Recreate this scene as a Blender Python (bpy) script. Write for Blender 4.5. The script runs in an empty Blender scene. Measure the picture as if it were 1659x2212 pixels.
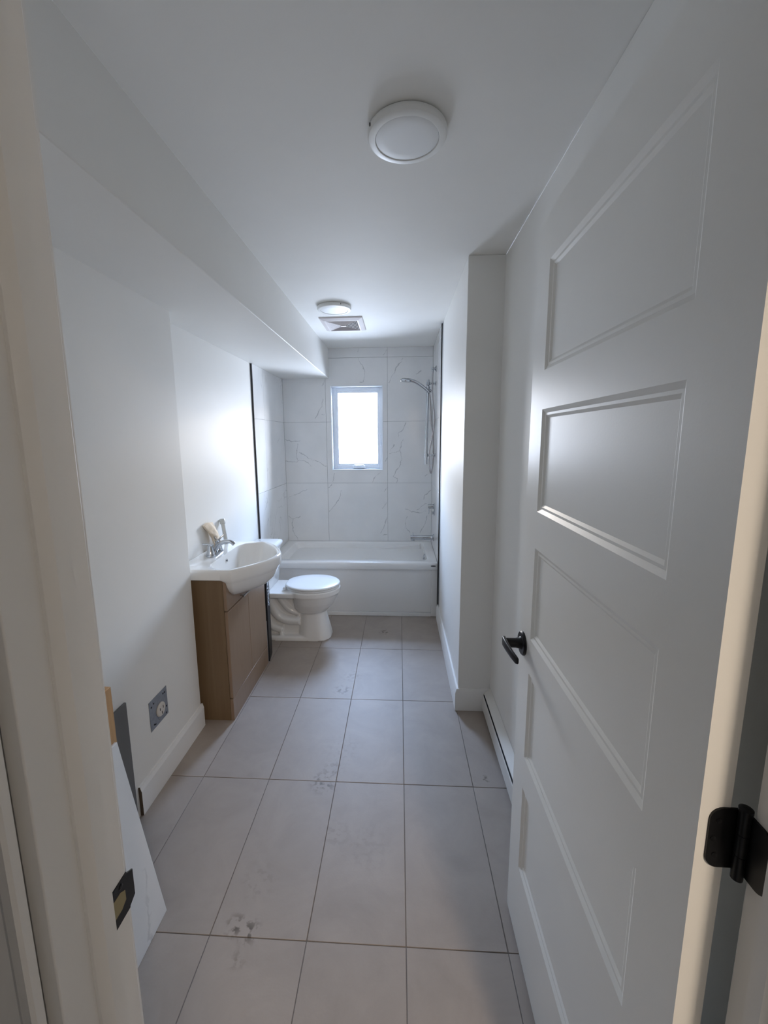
import bpy, bmesh, math, random
from mathutils import Vector, Matrix, noise as mnoise
random.seed(7)
scn = bpy.context.scene
COL = scn.collection

# ------------------------------------------------------------------ camera
FPX, PITCH, YAW, ROLL, EYE = 903.495, 0.15601, -0.057195, -0.008181, 1.522508
CX, CY = -18.04, -15.97
fw = Vector((math.sin(YAW) * math.cos(PITCH), math.cos(YAW) * math.cos(PITCH), -math.sin(PITCH)))
rt = Vector((math.cos(YAW), -math.sin(YAW), 0))
up = rt.cross(fw)
rt2 = rt * math.cos(ROLL) + up * math.sin(ROLL)
up2 = -rt * math.sin(ROLL) + up * math.cos(ROLL)
cam = bpy.data.cameras.new('camera')
camo = bpy.data.objects.new('camera', cam)
COL.objects.link(camo)
M = Matrix(((rt2.x, up2.x, -fw.x, 0), (rt2.y, up2.y, -fw.y, 0), (rt2.z, up2.z, -fw.z, EYE), (0, 0, 0, 1)))
camo.matrix_world = M
cam.sensor_fit = 'AUTO'
cam.sensor_width = 36.0
cam.lens = FPX / 2212 * 36.0
cam.shift_x = -CX / 2212
cam.shift_y = CY / 2212
cam.clip_start = 0.02
cam.clip_end = 100
scn.camera = camo

# ------------------------------------------------------------------ sky, exposure
scn.view_settings.view_transform = 'Standard'
scn.view_settings.look = 'None'
scn.view_settings.gamma = 1
scn.view_settings.use_curve_mapping = False
scn.view_settings.exposure = 0.40
try:
    scn.cycles.max_bounces = 14
    scn.cycles.diffuse_bounces = 8
    scn.cycles.glossy_bounces = 5
    scn.cycles.sample_clamp_indirect = 8
    scn.cycles.caustics_reflective = False
    scn.cycles.caustics_refractive = False
except Exception:
    pass
SKY = 65.0
world = bpy.data.worlds.new('overcast_sky')
scn.world = world
world.use_nodes = True
nt = world.node_tree
nt.nodes.clear()
tc = nt.nodes.new('ShaderNodeTexCoord')
sep = nt.nodes.new('ShaderNodeSeparateXYZ')
ramp = nt.nodes.new('ShaderNodeValToRGB')
mr = nt.nodes.new('ShaderNodeMapRange')
mr.inputs['From Min'].default_value = -1
mr.inputs['From Max'].default_value = 1
bg = nt.nodes.new('ShaderNodeBackground')
wo = nt.nodes.new('ShaderNodeOutputWorld')
nt.links.new(tc.outputs['Generated'], sep.inputs[0])
nt.links.new(sep.outputs['Z'], mr.inputs['Value'])
nt.links.new(mr.outputs[0], ramp.inputs[0])
nt.links.new(ramp.outputs[0], bg.inputs['Color'])
nt.links.new(bg.outputs[0], wo.inputs['Surface'])
bg.inputs['Strength'].default_value = SKY
cr = ramp.color_ramp
cr.elements[0].position = 0.0
cr.elements[0].color = (0.26, 0.31, 0.40, 1)      # ground and the houses opposite, up to about 8 degrees
cr.elements[1].position = 1.0
cr.elements[1].color = (0.46, 0.64, 1.0, 1)
for p_, c_ in ((0.50, (0.27, 0.285, 0.32, 1)), (0.564, (0.25, 0.24, 0.24, 1)), (0.576, (1.0, 0.84, 0.68, 1)), (0.596, (1.0, 0.92, 0.85, 1)), (0.62, (0.74, 0.84, 1.0, 1)), (0.75, (0.52, 0.69, 1.0, 1))):
    e = cr.elements.new(p_)
    e.color = c_
# sky portal at the window (a sampling aid for the sky light, emits nothing itself)
pl = bpy.data.lights.new('window_portal', 'AREA')
pl.shape = 'RECTANGLE'
pl.size = 0.50
pl.size_y = 0.82
plo = bpy.data.objects.new('window_portal', pl)
plo.location = (-0.42, 4.345, 1.625)
plo.rotation_euler = (-math.pi / 2, 0, 0)
COL.objects.link(plo)
pl.cycles.is_portal = True
HALL_W = 34.0

# ------------------------------------------------------------------ materials
MATS = {}
def mat(name, color, rough=0.5, metal=0.0, spec=0.5, bump=0.0, bscale=200, mottle=0.0, mscale=6, coat=0.0, emit=None, estr=0):
    m = bpy.data.materials.new(name)
    m.use_nodes = True
    n = m.node_tree
    b = n.nodes['Principled BSDF']
    b.inputs['Base Color'].default_value = (*color, 1)
    b.inputs['Roughness'].default_value = rough
    b.inputs['Metallic'].default_value = metal
    b.inputs['Specular IOR Level'].default_value = spec
    b.inputs['Coat Weight'].default_value = coat
    b.inputs['Coat Roughness'].default_value = 0.08
    if emit:
        b.inputs['Emission Color'].default_value = (*emit, 1)
        b.inputs['Emission Strength'].default_value = estr
    geo = n.nodes.new('ShaderNodeNewGeometry')
    if bump > 0:
        t = n.nodes.new('ShaderNodeTexNoise')
        t.inputs['Scale'].default_value = bscale
        t.inputs['Detail'].default_value = 3
        bp = n.nodes.new('ShaderNodeBump')
        bp.inputs['Strength'].default_value = bump
        bp.inputs['Distance'].default_value = 0.001
        n.links.new(geo.outputs['Position'], t.inputs['Vector'])
        n.links.new(t.outputs['Fac'], bp.inputs['Height'])
        n.links.new(bp.outputs[0], b.inputs['Normal'])
    # faint mottling so that no surface is perfectly flat in colour
    t2 = n.nodes.new('ShaderNodeTexNoise')
    t2.inputs['Scale'].default_value = mscale
    t2.inputs['Detail'].default_value = 5
    n.links.new(geo.outputs['Position'], t2.inputs['Vector'])
    mp = n.nodes.new('ShaderNodeMapRange')
    a_ = max(mottle, 0.01)
    mp.inputs['From Min'].default_value = 0.3
    mp.inputs['From Max'].default_value = 0.7
    mp.inputs['To Min'].default_value = 1 - a_
    mp.inputs['To Max'].default_value = 1 + a_
    n.links.new(t2.outputs['Fac'], mp.inputs['Value'])
    mx = n.nodes.new('ShaderNodeVectorMath')
    mx.operation = 'SCALE'
    mx.inputs[0].default_value = color
    n.links.new(mp.outputs[0], mx.inputs['Scale'])
    n.links.new(mx.outputs[0], b.inputs['Base Color'])
    MATS[name] = m
    return m

PAINT = mat('wall_paint', (0.81, 0.80, 0.77), rough=0.45, spec=0.30, bump=0.12, bscale=350, mottle=0.012, mscale=3)
CEILP = mat('ceiling_paint', (0.81, 0.80, 0.77), rough=0.65, spec=0.22, bump=0.1, bscale=300)
TRIM = mat('trim_paint', (0.81, 0.80, 0.78), rough=0.38, spec=0.5, bump=0.05, bscale=120)
DOORP = mat('door_paint', (0.80, 0.79, 0.755), rough=0.36, spec=0.5, bump=0.08, bscale=220)
HALLP = mat('hall_paint', (0.50, 0.51, 0.52), rough=0.6)
HALLF = mat('hall_floor', (0.22, 0.19, 0.16), rough=0.6)
GROUT = mat('grout', (0.19, 0.165, 0.15), rough=0.9)
WGROUT = mat('wall_grout', (0.30, 0.31, 0.32), rough=0.8)
CERAMIC = mat('vitreous_china', (0.80, 0.80, 0.79), rough=0.07, spec=0.6)
ACRYL = mat('tub_acrylic', (0.80, 0.80, 0.79), rough=0.14, spec=0.5)
SEATP = mat('seat_plastic', (0.80, 0.82, 0.83), rough=0.22)
CHROME = mat('chrome', (0.50, 0.52, 0.55), rough=0.05, metal=1)
STEELH = mat('hose_steel', (0.45, 0.43, 0.44), rough=0.25, metal=1)
GALV = mat('galvanised_steel', (0.30, 0.32, 0.35), rough=0.42, metal=0.7, mottle=0.1, mscale=60)
BLACK = mat('matte_black', (0.012, 0.012, 0.014), rough=0.35)
BLACKM = mat('black_metal', (0.006, 0.006, 0.007), rough=0.36, spec=0.3)
EDGE = mat('black_edge_trim', (0.012, 0.012, 0.013), rough=0.4)
BRASSH = mat('bare_wood_hole', (0.30, 0.25, 0.14), rough=0.8)
VINYL = mat('white_vinyl', (0.86, 0.90, 0.95), rough=0.3)
PLASTIC = mat('white_plastic', (0.78, 0.78, 0.76), rough=0.4)
LENSP = mat('frosted_lens', (0.78, 0.79, 0.79), rough=0.5)
VENTP = mat('vent_plastic', (0.66, 0.61, 0.60), rough=0.5)
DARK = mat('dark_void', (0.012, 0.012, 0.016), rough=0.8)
HEATP = mat('heater_enamel', (0.70, 0.69, 0.66), rough=0.35)
PAPER = mat('kraft_paper', (0.72, 0.60, 0.46), rough=0.85, mottle=0.1, mscale=40)
PIPE = mat('grey_white_pipe', (0.55, 0.57, 0.56), rough=0.25)
BOXB = mat('black_carton', (0.010, 0.011, 0.014), rough=0.5)
WHITEI = mat('white_ink', (0.75, 0.76, 0.78), rough=0.6)
MDF = mat('mdf_end', (0.10, 0.07, 0.045), rough=0.9)
RECEPT = mat('ivory_plastic', (0.62, 0.58, 0.53), rough=0.4)
GREYT = mat('dark_grey_porcelain', (0.14, 0.14, 0.14), rough=0.55, mottle=0.05, mscale=8)
CARD = mat('grey_board', (0.33, 0.31, 0.30), rough=0.8)

def wood(name, c1, c2, scale, rough=0.45, axis=(30, 30, 1.2)):
    m = bpy.data.materials.new(name)
    m.use_nodes = True
    n = m.node_tree
    b = n.nodes['Principled BSDF']
    b.inputs['Roughness'].default_value = rough
    g = n.nodes.new('ShaderNodeNewGeometry')
    mp = n.nodes.new('ShaderNodeMapping')
    mp.inputs['Scale'].default_value = tuple(a * scale for a in axis)
    t = n.nodes.new('ShaderNodeTexNoise')
    t.inputs['Scale'].default_value = 1.0
    t.inputs['Detail'].default_value = 6
    t.inputs['Distortion'].default_value = 0.4
    r = n.nodes.new('ShaderNodeValToRGB')
    r.color_ramp.elements[0].position = 0.35
    r.color_ramp.elements[1].position = 0.68
    r.color_ramp.elements[0].color = (*c1, 1)
    r.color_ramp.elements[1].color = (*c2, 1)
    n.links.new(g.outputs['Position'], mp.inputs[0])
    n.links.new(mp.outputs[0], t.inputs['Vector'])
    n.links.new(t.outputs['Fac'], r.inputs[0])
    n.links.new(r.outputs[0], b.inputs['Base Color'])
    return m
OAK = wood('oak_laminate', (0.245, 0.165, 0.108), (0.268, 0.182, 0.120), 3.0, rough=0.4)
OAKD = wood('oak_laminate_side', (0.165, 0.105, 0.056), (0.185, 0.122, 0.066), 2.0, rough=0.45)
PINE = wood('raw_board', (0.42, 0.24, 0.11), (0.54, 0.33, 0.16), 3.0, rough=0.7)

def glass_mat():
    m = bpy.data.materials.new('window_glass')
    m.use_nodes = True
    n = m.node_tree
    n.nodes.clear()
    o = n.nodes.new('ShaderNodeOutputMaterial')
    tr = n.nodes.new('ShaderNodeBsdfTransparent')
    tr.inputs[0].default_value = (0.96, 0.98, 1.0, 1)
    gl = n.nodes.new('ShaderNodeBsdfGlossy')
    gl.inputs['Roughness'].default_value = 0.02
    fr = n.nodes.new('ShaderNodeFresnel')
    fr.inputs[0].default_value = 1.3
    mx = n.nodes.new('ShaderNodeMixShader')
    n.links.new(fr.outputs[0], mx.inputs[0])
    n.links.new(tr.outputs[0], mx.inputs[1])
    n.links.new(gl.outputs[0], mx.inputs[2])
    n.links.new(mx.outputs[0], o.inputs[0])
    return m
GLASS = glass_mat()

STAINS = [(-0.337, 1.646, .085, .9), (-0.347, 2.348, .075, .8), (-0.119, 3.137, .06, .8), (-0.516, 1.076, .05, .9), (-0.474, 1.063, .055, .9),
          (-0.487, 1.211, .09, .2), (0.386, 1.698, .03, .9), (-0.126, 1.354, .16, .12), (-0.275, 1.847, .16, .12), (-0.308, 2.502, .10, .3),
          (-0.248, 1.404, .09, .2), (-0.476, 0.992, .04, .4), (-0.31, 1.72, .07, .5)]
def floor_mat():
    m = bpy.data.materials.new('floor_porcelain')
    m.use_nodes = True
    n = m.node_tree
    L = n.links.new
    b = n.nodes['Principled BSDF']
    b.inputs['Roughness'].default_value = 0.5
    g = n.nodes.new('ShaderNodeNewGeometry')
    oi = n.nodes.new('ShaderNodeObjectInfo')
    t = n.nodes.new('ShaderNodeTexNoise')
    t.inputs['Scale'].default_value = 5
    t.inputs['Detail'].default_value = 8
    t.inputs['Roughness'].default_value = 0.65
    t.inputs['Distortion'].default_value = 0.6
    off = n.nodes.new('ShaderNodeVectorMath')
    off.operation = 'MULTIPLY_ADD'
    cmb = n.nodes.new('ShaderNodeCombineXYZ')
    L(oi.outputs['Random'], cmb.inputs[2])
    off.inputs[1].default_value = (40, 40, 40)
    L(cmb.outputs[0], off.inputs[0])
    L(g.outputs['Position'], off.inputs[2])
    L(off.outputs[0], t.inputs['Vector'])
    r = n.nodes.new('ShaderNodeValToRGB')
    r.color_ramp.elements[0].position = 0.3
    r.color_ramp.elements[1].position = 0.7
    r.color_ramp.elements[0].color = (0.300, 0.254, 0.220, 1)
    r.color_ramp.elements[1].color = (0.362, 0.310, 0.270, 1)
    L(t.outputs['Fac'], r.inputs[0])
    # dried mud footprints, broken up by noise
    acc = None
    for (x, y, rad, a) in STAINS:
        d = n.nodes.new('ShaderNodeVectorMath')
        d.operation = 'DISTANCE'
        d.inputs[1].default_value = (x, y, 0)
        L(g.outputs['Position'], d.inputs[0])
        mp = n.nodes.new('ShaderNodeMapRange')
        mp.interpolation_type = 'SMOOTHSTEP'
        mp.inputs['From Min'].default_value = rad
        mp.inputs['From Max'].default_value = 0
        mp.inputs['To Max'].default_value = a
        L(d.outputs['Value'], mp.inputs['Value'])
        if acc is None:
            acc = mp.outputs[0]
        else:
            ad = n.nodes.new('ShaderNodeMath')
            ad.operation = 'MAXIMUM'
            L(acc, ad.inputs[0])
            L(mp.outputs[0], ad.inputs[1])
            acc = ad.outputs[0]
    ns = n.nodes.new('ShaderNodeTexNoise')
    ns.inputs['Scale'].default_value = 42
    ns.inputs['Detail'].default_value = 4
    L(g.outputs['Position'], ns.inputs['Vector'])
    ns2 = n.nodes.new('ShaderNodeMapRange')
    ns2.inputs['From Min'].default_value = 0.50
    ns2.inputs['From Max'].default_value = 0.60
    L(ns.outputs['Fac'], ns2.inputs['Value'])
    mul = n.nodes.new('ShaderNodeMath')
    mul.operation = 'MULTIPLY'
    L(acc, mul.inputs[0])
    L(ns2.outputs[0], mul.inputs[1])
    mx = n.nodes.new('ShaderNodeMix')
    mx.data_type = 'RGBA'
    mx.inputs['B'].default_value = (0.075, 0.055, 0.038, 1)
    L(mul.outputs[0], mx.inputs['Factor'])
    L(r.outputs[0], mx.inputs['A'])
    L(mx.outputs['Result'], b.inputs['Base Color'])
    bp = n.nodes.new('ShaderNodeBump')
    bp.inputs['Strength'].default_value = 0.15
    bp.inputs['Distance'].default_value = 0.001
    t3 = n.nodes.new('ShaderNodeTexNoise')
    t3.inputs['Scale'].default_value = 160
    L(g.outputs['Position'], t3.inputs['Vector'])
    L(t3.outputs['Fac'], bp.inputs['Height'])
    L(bp.outputs[0], b.inputs['Normal'])
    return m
FLOORT = floor_mat()

VEINS = [[(-0.398, 2.388), (-0.403, 2.359)], [(-0.114, 2.37), (-0.158, 2.316)], [(-0.399, 2.299), (-0.36, 2.217), (-0.343, 2.174), (-0.339, 2.113), (-0.347, 2.065), (-0.38, 2.07)], [(0.037, 2.287), (0.019, 2.253), (-0.034, 2.198), (-0.07, 2.126), (-0.11, 2.057)], [(0.205, 2.169), (0.161, 2.135)], [(0.065, 1.677), (0.029, 1.597), (-0.012, 1.566), (-0.016, 1.535)], [(0.043, 1.516), (0.018, 1.48), (0.007, 1.399), (-0.053, 1.385), (-0.099, 1.381)], [(0.007, 1.399), (0.02, 1.335), (0.011, 1.27), (-0.025, 1.215), (-0.058, 1.151), (-0.012, 1.123), (-0.025, 1.09)], [(-0.09, 1.408), (-0.053, 1.463)], [(-0.659, 1.181), (-0.675, 1.096)], [(-0.678, 1.076), (-0.719, 1.031)], [(-0.187, 1.193), (-0.239, 1.151), (-0.272, 1.095)], [(-0.583, 1.012), (-0.608, 0.945), (-0.613, 0.907), (-0.716, 0.792)], [(-0.125, 1.039), (-0.156, 0.992)], [(-0.126, 0.879), (-0.166, 0.822)], [(-0.126, 0.736), (-0.153, 0.63), (-0.196, 0.562)], [(-0.168, 0.543), (-0.13, 0.548)], [(0.068, 0.813), (0.133, 0.784), (0.208, 0.775), (0.273, 0.794)], [(0.078, 0.741), (0.059, 0.679), (0.078, 0.602), (0.111, 0.573)], [(0.283, 0.747), (0.265, 0.661), (0.21, 0.564)], [(0.322, 1.001), (0.253, 0.954), (0.249, 0.917)], [(0.272, 0.879), (0.18, 0.803)], [(-0.124, 1.331), (-0.136, 1.299)], [(0.319, 1.177), (0.26, 1.15)], [(-0.754, 1.917), (-0.773, 1.845), (-0.835, 1.724)], [(-0.737, 1.775), (-0.775, 1.764)], [(-1.153, 1.52), (-1.081, 1.499), (-0.995, 1.506)], [(-1.022, 1.477), (-1.038, 1.394), (-1.02, 1.309)], [(-1.153, 1.306), (-1.046, 1.293), (-1.011, 1.314), (-0.934, 1.296), (-0.892, 1.262)], [(-1.008, 1.398), (-0.916, 1.334), (-0.831, 1.304), (-0.743, 1.253)], [(-1.143, 0.928), (-1.023, 0.984), (-0.944, 1.015)], [(-1.099, 0.705), (-1.114, 0.651), (-1.096, 0.571), (-1.046, 0.482)], [(-1.146, 0.74), (-1.099, 0.705), (-1.023, 0.736)], [(-0.737, 2.093), (-0.755, 2.037)]]
def marble(name, segs, generic=0.0, dirn=(1, 0.25, 0.6), rough=0.08):
    """polished marble-look porcelain; segs = vein strokes ((x,z),(x,z)) on the back wall"""
    m = bpy.data.materials.new(name)
    m.use_nodes = True
    n = m.node_tree
    L = n.links.new
    b = n.nodes['Principled BSDF']
    b.inputs['Roughness'].default_value = rough
    g = n.nodes.new('ShaderNodeNewGeometry')
    # wobble
    w = n.nodes.new('ShaderNodeTexNoise')
    w.inputs['Scale'].default_value = 22
    w.inputs['Detail'].default_value = 4
    L(g.outputs['Position'], w.inputs['Vector'])
    sb = n.nodes.new('ShaderNodeVectorMath')
    sb.operation = 'SUBTRACT'
    sb.inputs[1].default_value = (.5, .5, .5)
    L(w.outputs['Color'], sb.inputs[0])
    ma = n.nodes.new('ShaderNodeVectorMath')
    ma.operation = 'MULTIPLY_ADD'
    ma.inputs[1].default_value = (.045, .045, .045)
    L(sb.outputs[0], ma.inputs[0])
    L(g.outputs['Position'], ma.inputs[2])
    acc = None
    if segs:
        flat = n.nodes.new('ShaderNodeVectorMath')
        flat.operation = 'MULTIPLY'
        flat.inputs[1].default_value = (1, 0, 1)
        L(ma.outputs[0], flat.inputs[0])
        for (a, c) in segs:
            A = Vector((a[0], 0, a[1])); B = Vector((c[0], 0, c[1])); d = B - A
            s1 = n.nodes.new('ShaderNodeVectorMath'); s1.operation = 'SUBTRACT'
            s1.inputs[1].default_value = A
            L(flat.outputs[0], s1.inputs[0])
            dt = n.nodes.new('ShaderNodeVectorMath'); dt.operation = 'DOT_PRODUCT'
            dt.inputs[1].default_value = d / max(d.length_squared, 1e-6)
            L(s1.outputs[0], dt.inputs[0])
            cl = n.nodes.new('ShaderNodeClamp')
            L(dt.outputs['Value'], cl.inputs[0])
            sc = n.nodes.new('ShaderNodeVectorMath'); sc.operation = 'SCALE'
            sc.inputs[0].default_value = d
            L(cl.outputs[0], sc.inputs['Scale'])
            ds = n.nodes.new('ShaderNodeVectorMath'); ds.operation = 'DISTANCE'
            L(s1.outputs[0], ds.inputs[0])
            L(sc.outputs[0], ds.inputs[1])
            if acc is None:
                acc = ds.outputs['Value']
            else:
                mn = n.nodes.new('ShaderNodeMath'); mn.operation = 'MINIMUM'
                L(acc, mn.inputs[0]); L(ds.outputs['Value'], mn.inputs[1])
                acc = mn.outputs[0]
    wn = n.nodes.new('ShaderNodeTexNoise')
    wn.inputs['Scale'].default_value = 14
    wn.inputs['Detail'].default_value = 3
    L(g.outputs['Position'], wn.inputs['Vector'])
    wr = n.nodes.new('ShaderNodeMapRange')
    wr.inputs['From Min'].default_value = 0.38
    wr.inputs['From Max'].default_value = 0.68
    wr.inputs['To Min'].default_value = 0.0015
    wr.inputs['To Max'].default_value = 0.0085
    L(wn.outputs['Fac'], wr.inputs['Value'])
    outs = []
    if acc is not None:
        mp = n.nodes.new('ShaderNodeMapRange')
        mp.interpolation_type = 'SMOOTHSTEP'
        mp.inputs['To Min'].default_value = 0.55
        mp.inputs['To Max'].default_value = 0.0
        mp.inputs['From Min'].default_value = 0.0
        L(wr.outputs[0], mp.inputs['From Max'])
        L(acc, mp.inputs['Value'])
        outs.append(mp.outputs[0])
    if generic > 0:
        oi = n.nodes.new('ShaderNodeObjectInfo')
        ad = n.nodes.new('ShaderNodeVectorMath'); ad.operation = 'SCALE'
        ad.inputs[0].default_value = (3.1, 5.7, 7.9)
        L(oi.outputs['Random'], ad.inputs['Scale'])
        sm = n.nodes.new('ShaderNodeVectorMath'); sm.operation = 'ADD'
        L(ma.outputs[0], sm.inputs[0]); L(ad.outputs[0], sm.inputs[1])
        nz = n.nodes.new('ShaderNodeTexNoise')
        nz.inputs['Scale'].default_value = 1.7
        nz.inputs['Detail'].default_value = 2.5
        nz.inputs['Distortion'].default_value = 1.6
        L(sm.outputs[0], nz.inputs['Vector'])
        s2 = n.nodes.new('ShaderNodeMath'); s2.operation = 'SUBTRACT'
        s2.inputs[1].default_value = 0.52
        L(nz.outputs['Fac'], s2.inputs[0])
        ab = n.nodes.new('ShaderNodeMath'); ab.operation = 'ABSOLUTE'
        L(s2.outputs[0], ab.inputs[0])
        m3 = n.nodes.new('ShaderNodeMapRange'); m3.interpolation_type = 'SMOOTHSTEP'
        m3.inputs['From Min'].default_value = 0.0
        m3.inputs['From Max'].default_value = 0.012
        m3.inputs['To Min'].default_value = generic
        m3.inputs['To Max'].default_value = 0
        L(ab.outputs[0], m3.inputs['Value'])
        nb = n.nodes.new('ShaderNodeTexNoise'); nb.inputs['Scale'].default_value = 3.2
        L(sm.outputs[0], nb.inputs['Vector'])
        m4 = n.nodes.new('ShaderNodeMapRange')
        m4.inputs['From Min'].default_value = 0.5; m4.inputs['From Max'].default_value = 0.62
        L(nb.outputs['Fac'], m4.inputs['Value'])
        mm = n.nodes.new('ShaderNodeMath'); mm.operation = 'MULTIPLY'
        L(m3.outputs[0], mm.inputs[0]); L(m4.outputs[0], mm.inputs[1])
        outs.append(mm.outputs[0])
    # faint cloudiness
    cn = n.nodes.new('ShaderNodeTexNoise'); cn.inputs['Scale'].default_value = 4; cn.inputs['Detail'].default_value = 4
    L(g.outputs['Position'], cn.inputs['Vector'])
    r = n.nodes.new('ShaderNodeValToRGB')
    r.color_ramp.elements[0].position = 0.3; r.color_ramp.elements[1].position = 0.7
    r.color_ramp.elements[0].color = (0.76, 0.765, 0.765, 1)
    r.color_ramp.elements[1].color = (0.82, 0.822, 0.82, 1)
    L(cn.outputs['Fac'], r.inputs[0])
    cur = r.outputs[0]
    for o in outs:
        mx = n.nodes.new('ShaderNodeMix'); mx.data_type = 'RGBA'
        mx.inputs['B'].default_value = (0.24, 0.25, 0.27, 1)
        L(o, mx.inputs['Factor']); L(cur, mx.inputs['A'])
        cur = mx.outputs['Result']
    L(cur, b.inputs['Base Color'])
    return m
MARBLE = marble('marble_tile_side', [], generic=0.32)

# ------------------------------------------------------------------ mesh helpers
class MB:
    def __init__(self):
        self.v = []; self.f = []
    def add(self, vs, fs):
        o = len(self.v)
        self.v += [tuple(p) for p in vs]
        self.f += [tuple(i + o for i in q) for q in fs]
        return self
    def box(self, x0, x1, y0, y1, z0, z1):
        return self.add([(x0, y0, z0), (x1, y0, z0), (x1, y1, z0), (x0, y1, z0), (x0, y0, z1), (x1, y0, z1), (x1, y1, z1), (x0, y1, z1)],
                        [(0, 3, 2, 1), (4, 5, 6, 7), (0, 1, 5, 4), (1, 2, 6, 5), (2, 3, 7, 6), (3, 0, 4, 7)])
    def loft(self, rings, cap0=True, cap1=True, closed=True):
        n = len(rings[0]); vs = [p for r in rings for p in r]; fs = []
        for k in range(len(rings) - 1):
            for i in range(n if closed else n - 1):
                j = (i + 1) % n
                fs.append((k * n + i, k * n + j, (k + 1) * n + j, (k + 1) * n + i))
        if cap0: fs.append(tuple(range(n))[::-1])
        if cap1: fs.append(tuple(range((len(rings) - 1) * n, len(rings) * n)))
        return self.add(vs, fs)
    def prism(self, poly, axis, a, b):
        """poly: 2D points in the two remaining axes (in xyz order); extruded along axis from a to b"""
        def P(u, w, t):
            return {'x': (t, u, w), 'y': (u, t, w), 'z': (u, w, t)}[axis]
        return self.loft([[P(u, w, a) for u, w in poly], [P(u, w, b) for u, w in poly]])
    def tube(self, path, r, n=12, caps=True):
        path = [Vector(p) for p in path]
        rs = r if isinstance(r, (list, tuple)) else [r] * len(path)
        t0 = (path[1] - path[0]).normalized()
        u = t0.orthogonal().normalized(); rings = []
        for i, p in enumerate(path):
            t = (path[min(i + 1, len(path) - 1)] - path[max(i - 1, 0)]).normalized()
            u = (u - t * u.dot(t)).normalized(); w = t.cross(u)
            rings.append([p + (u * math.cos(2 * math.pi * k / n) + w * math.sin(2 * math.pi * k / n)) * rs[i] for k in range(n)])
        return self.loft(rings, caps, caps)
    def lathe(self, prof, o, d, n=32, caps=True):
        """prof: (radius, height along d)"""
        o = Vector(o); d = Vector(d).normalized(); u = d.orthogonal().normalized(); w = d.cross(u)
        rings = [[o + d * h + (u * math.cos(2 * math.pi * k / n) + w * math.sin(2 * math.pi * k / n)) * max(r, 1e-5) for k in range(n)] for r, h in prof]
        return self.loft(rings, caps, caps)
    def build(self, name, m, parent=None, bevel=0, smooth=None, seg=2, kind=None, subsurf=0, label=None):
        off = Vector((0, 0, 0))
        q = parent
        while q is not None:
            off += q.location; q = q.parent
        me = bpy.data.meshes.new(name)
        loc = Vector((0, 0, 0))
        if parent is None:
            xs = [p[0] for p in self.v]; ys = [p[1] for p in self.v]; zs = [p[2] for p in self.v]
            loc = Vector(((min(xs) + max(xs)) / 2, (min(ys) + max(ys)) / 2, min(zs)))
        sh = off + loc
        me.from_pydata([(p[0] - sh.x, p[1] - sh.y, p[2] - sh.z) for p in self.v], [], self.f)
        bm = bmesh.new(); bm.from_mesh(me)
        bmesh.ops.recalc_face_normals(bm, faces=bm.faces)
        bm.to_mesh(me); bm.free()
        me.materials.append(m)
        o = bpy.data.objects.new(name, me)
        o.location = loc
        COL.objects.link(o)
        if parent is not None: o.parent = parent
        if bevel:
            b = o.modifiers.new('bevel', 'BEVEL'); b.width = bevel; b.segments = seg; b.limit_method = 'ANGLE'; b.angle_limit = math.radians(35)
            if smooth is None: smooth = 35
        if subsurf:
            s = o.modifiers.new('subsurf', 'SUBSURF'); s.levels = subsurf; s.render_levels = subsurf
        if smooth:
            me.polygons.foreach_set('use_smooth', [True] * len(me.polygons))
            me.set_sharp_from_angle(angle=math.radians(smooth))
        if kind: o['kind'] = kind
        if label: o['label'] = label
        return o

def empty(name, loc):
    o = bpy.data.objects.new(name, None); o.location = loc; o.empty_display_size = 0.05
    COL.objects.link(o)
    return o
def tag(o, label=None, cat=None, group=None, kind=None):
    if label: o['label'] = label
    if cat: o['category'] = cat
    if group: o['group'] = group
    if kind: o['kind'] = kind
    return o
def struct(o, label=None):
    o['kind'] = 'structure'
    if label: o['label'] = label
    return o
def rrect(x0, x1, y0, y1, r, z, n=6):
    pts = []
    for cx, cy, a0 in ((x1 - r, y1 - r, 0), (x0 + r, y1 - r, 90), (x0 + r, y0 + r, 180), (x1 - r, y0 + r, 270)):
        for k in range(n + 1):
            a = math.radians(a0 + 90 * k / n)
            pts.append((cx + r * math.cos(a), cy + r * math.sin(a), z))
    return pts
def catmull(pts, n=8):
    P = [Vector(p) for p in pts]; out = []
    for i in range(len(P) - 1):
        p0 = P[max(i - 1, 0)]; p1 = P[i]; p2 = P[i + 1]; p3 = P[min(i + 2, len(P) - 1)]
        for k in range(n):
            t = k / n
            out.append(0.5 * ((2 * p1) + (-p0 + p2) * t + (2 * p0 - 5 * p1 + 4 * p2 - p3) * t * t + (-p0 + 3 * p1 - 3 * p2 + p3) * t ** 3))
    out.append(P[-1]); return out

# ------------------------------------------------------------------ room dimensions (metres; y runs from the doorway to the window)
H = 2.3915; SZ = 2.1127; SX = -0.6925; BACK = 4.205
XL1 = -1.060; XL2 = -1.166; XR1 = 0.511; XR2 = 0.332; STEP = 1.990; PIL = 2.195
TL = -1.154; TR = 0.324; TILE_Y = 3.345; TUBY = 3.44; TUBZ = 0.482
JL = -0.356; JR = 0.406; JY0 = 0.335; JY1 = 0.445; HEAD = 2.066

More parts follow.
